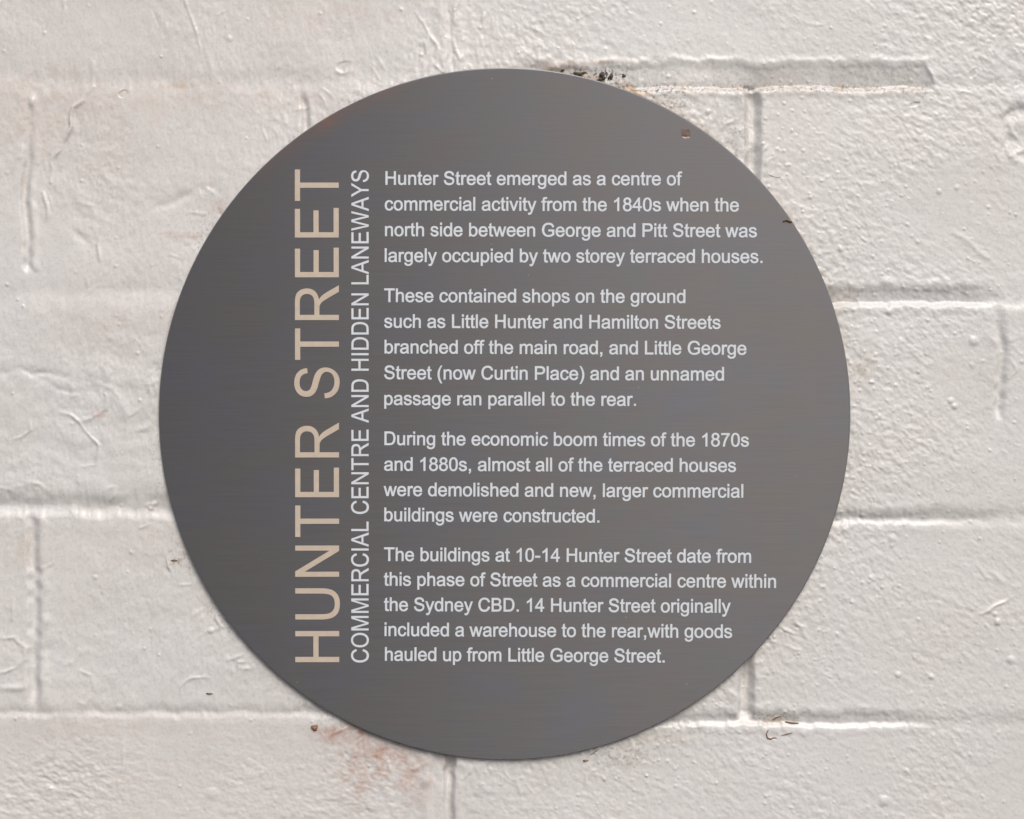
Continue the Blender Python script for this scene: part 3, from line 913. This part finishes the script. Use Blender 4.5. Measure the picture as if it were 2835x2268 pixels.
# ------------------------------------------------------------------ small things: chips, dirt, flakes
def slab(pts, thick, jitter=0.0, seed=1):
    """thin plate from an outline (metres, x z), face towards -y, edges rounded a little"""
    n = len(pts)
    cx, cz = sum(p[0] for p in pts) / n, sum(p[1] for p in pts) / n
    vs_ = [(p[0], 0, p[1]) for p in pts] + [(cx + (p[0] - cx) * .82, -thick, cz + (p[1] - cz) * .82) for p in pts]
    fs_ = [(i, (i + 1) % n, n + (i + 1) % n, n + i) for i in range(n)]
    fs_.append(tuple(range(n, 2 * n)))
    fs_.append(tuple(range(n))[::-1])
    m = bpy.data.meshes.new('slab')
    m.from_pydata(vs_, [], fs_)
    bm = bmesh.new()
    bm.from_mesh(m)
    bmesh.ops.recalc_face_normals(bm, faces=bm.faces)
    bm.to_mesh(m)
    bm.free()
    return m


# bare patch near the upper right rim of the plaque, with its bright lower lip
def fp(u, v): return (face_x(u) - PC[0], face_z(v) - PC[2])
patch = link_mesh('corrosion_patch', slab([fp(*q) for q in [(1887, 358), (1897, 356), (1910, 357), (1911, 368), (1909, 377), (1896, 378), (1888, 376), (1887, 367)]], 0.00008), M_CHIP, plaque)
patch.location.y = -PF - 0.00002
patch['label'] = 'small square brown patch near the upper right rim'
rim = link_mesh('bright_lip', slab([fp(*q) for q in [(1889, 378), (1897, 380), (1908, 379), (1909, 383), (1898, 385), (1889, 383)]], 0.00008), M_RIM, patch)


def crumb(name, u, v, ru, rv, ry, mat, label, cat, group=None, seed=1, surf=None):
    cluster = name == 'dirt_clump'
    # an uneven lump: grains of several sizes pressed together
    bm = bmesh.new()
    r = random.Random(seed)
    for g in range(9 if cluster else 1):
        k_ = r.uniform(0.22, 0.5) if g else (0.62 if cluster else 1.0)
        ox, oz = (r.gauss(0, .48), r.gauss(0, .48)) if g else (0, 0)
        new = bmesh.ops.create_icosphere(bm, subdivisions=2, radius=1)['verts']
        dirs = [Vector((r.gauss(0, 1), r.gauss(0, 1), r.gauss(0, 1))).normalized() for _ in range(9)]
        for q in new:
            n = q.co.normalized()
            f = k_ * (1 + sum(0.3 * max(0, n.dot(d)) ** 6 - 0.2 * max(0, n.dot(-d)) ** 8 for d in dirs))
            q.co = Vector(((n.x * f + ox) * ru * PX, n.y * f * ry * PX, (n.z * f + oz) * rv * PX))
    m = bpy.data.meshes.new(name)
    bm.to_mesh(m)
    bm.free()
    o = link_mesh(name, m, mat, smooth=True)
    y = -(wall_h(u, v) + 0.35 * ry * PX) if surf is None else surf
    o.location = (wall_x(u), y, wall_z(v))
    tag(o, label, cat, group)
    return o


gd = 'dirt clumps in the joint above the plaque'
crumb('dirt_clump', 1667, 206, 13, 11, 8, M_DIRT, 'largest black dirt clump in the joint above the plaque', 'dirt', gd, 1)
crumb('dirt_clump', 1693, 209, 7, 11, 6, M_DIRT, 'upright dark dirt clump just right of the largest one above the plaque', 'dirt', gd, 2)
crumb('dirt_clump', 1728, 208, 5, 5, 4, M_DIRT, 'lone round black dirt dot, rightmost in the joint above the plaque', 'dirt', gd, 3)
crumb('dirt_clump', 1601, 203, 15, 7, 6, M_DIRT, 'low dark dirt clump on the plaque rim left of the largest one', 'dirt', gd, 4)
crumb('dirt_clump', 1559, 194, 5, 5, 4, M_DIRT, 'tiny black dirt speck leftmost along the top rim of the plaque', 'dirt', gd, 5)
crumb('dirt_clump', 1656, 221, 5, 4, 4, M_DIRT, 'small black crumb wedged below the largest dirt clump', 'dirt', gd, 6)
crumb('rust_flake', 872, 2013, 9, 8, 5, M_FLAKE, 'dark red rust flake on the stained wall below the plaque left side', 'flake', None, 7)
gs = 'brown slivers stuck in wall paint left of the plaque'
crumb('bark_sliver', 482, 1551, 8, 2.2, 3, M_TWIG, 'brown sliver stuck in the wall paint left of the plaque', 'sliver', gs, 8)
crumb('bark_sliver', 581, 1920, 9, 1.9, 3, M_TWIG, 'thin brown sliver in the wall paint below left of the plaque', 'sliver', gs, 9)
crumb('bark_sliver', 1622, 2105, 7, 2, 3, M_TWIG, 'short brown sliver on the wall just under the plaque bottom right rim', 'sliver', None, 10)


def strand(name, pts, r, mat, label, cat, base='wall', group=None):
    """tapered thread or twig lying along photo points"""
    if base == 'wall':
        P = [Vector((wall_x(u), -wall_h(u, v) - r * 0.8, wall_z(v))) for u, v in pts]
    else:
        P = [Vector((face_x(u), -PF - r * 0.8, face_z(v))) for u, v in pts]
    Q = []
    for a, b in zip(P[:-1], P[1:]):
        Q += [a.lerp(b, t / 4) for t in range(4)]
    Q.append(P[-1])
    vs_, fs_ = [], []
    n = len(Q)
    c0 = sum(P, Vector()) / len(P)
    for i_, q in enumerate(Q):
        d = (Q[min(i_ + 1, n - 1)] - Q[max(i_ - 1, 0)]).normalized()
        a = d.cross(Vector((0, 1, 0))).normalized()
        b = d.cross(a)
        w = r * (0.35 + 0.65 * math.sin(math.pi * (0.08 + 0.84 * i_ / (n - 1))) ** 0.7)
        for s in range(6):
            vs_.append(tuple(q - c0 + (a * math.cos(s * math.pi / 3) + b * math.sin(s * math.pi / 3)) * w))
    for i_ in range(n - 1):
        for s in range(6):
            fs_.append((i_ * 6 + s, i_ * 6 + (s + 1) % 6, i_ * 6 + 6 + (s + 1) % 6, i_ * 6 + 6 + s))
    fs_.append(tuple(range(6)))
    fs_.append(tuple((n - 1) * 6 + s for s in range(6)))
    m = bpy.data.meshes.new(name)
    m.from_pydata(vs_, [], fs_)
    bm = bmesh.new()
    bm.from_mesh(m)
    bmesh.ops.recalc_face_normals(bm, faces=bm.faces)
    bm.to_mesh(m)
    bm.free()
    o = link_mesh(name, m, mat, smooth=True)
    o.location = c0
    tag(o, label, cat, group)
    return o


strand('leaf_sliver', [(2168, 613), (2178, 609), (2188, 614), (2193, 613)], 0.00035, M_FLAKE, 'curled brown leaf sliver lying on the right rim of the plaque', 'leaf bit', 'plaque')
strand('hair_strand', [(2127, 483), (2140, 489), (2152, 492), (2163, 490)], 0.00007, M_DIRT, 'fine dark hair on the white wall beside the plaque upper right rim', 'hair')
strand('dry_twig', [(2139, 1995), (2150, 1988), (2156, 1986), (2163, 1983)], 0.00024, M_TWIG, 'short crooked twig in the joint below the plaque lower right', 'twig')
strand('leaf_strip', [(2175, 1999), (2188, 2002), (2200, 2003), (2212, 2003)], 0.00032, M_TWIG, 'dark leaf strip lying across the joint right of the crooked twig', 'leaf bit')
strand('leaf_curl', [(2127, 2020), (2121, 2032), (2125, 2043), (2134, 2046), (2143, 2042), (2150, 2043)], 0.00025, M_FLAKE, 'hook shaped brown leaf curl under the crooked twig', 'leaf bit')
strand('leaf_stalk', [(2163, 2035), (2172, 2034), (2182, 2031), (2193, 2028)], 0.0002, M_FLAKE, 'thin straight brown leaf stalk right of the hook shaped curl', 'leaf bit')
strand('grass_blade', [(1634, 2089), (1644, 2083), (1655, 2076)], 0.00014, M_TWIG, 'thin dry grass blade slanting under the bottom right rim of the plaque', 'grass blade')
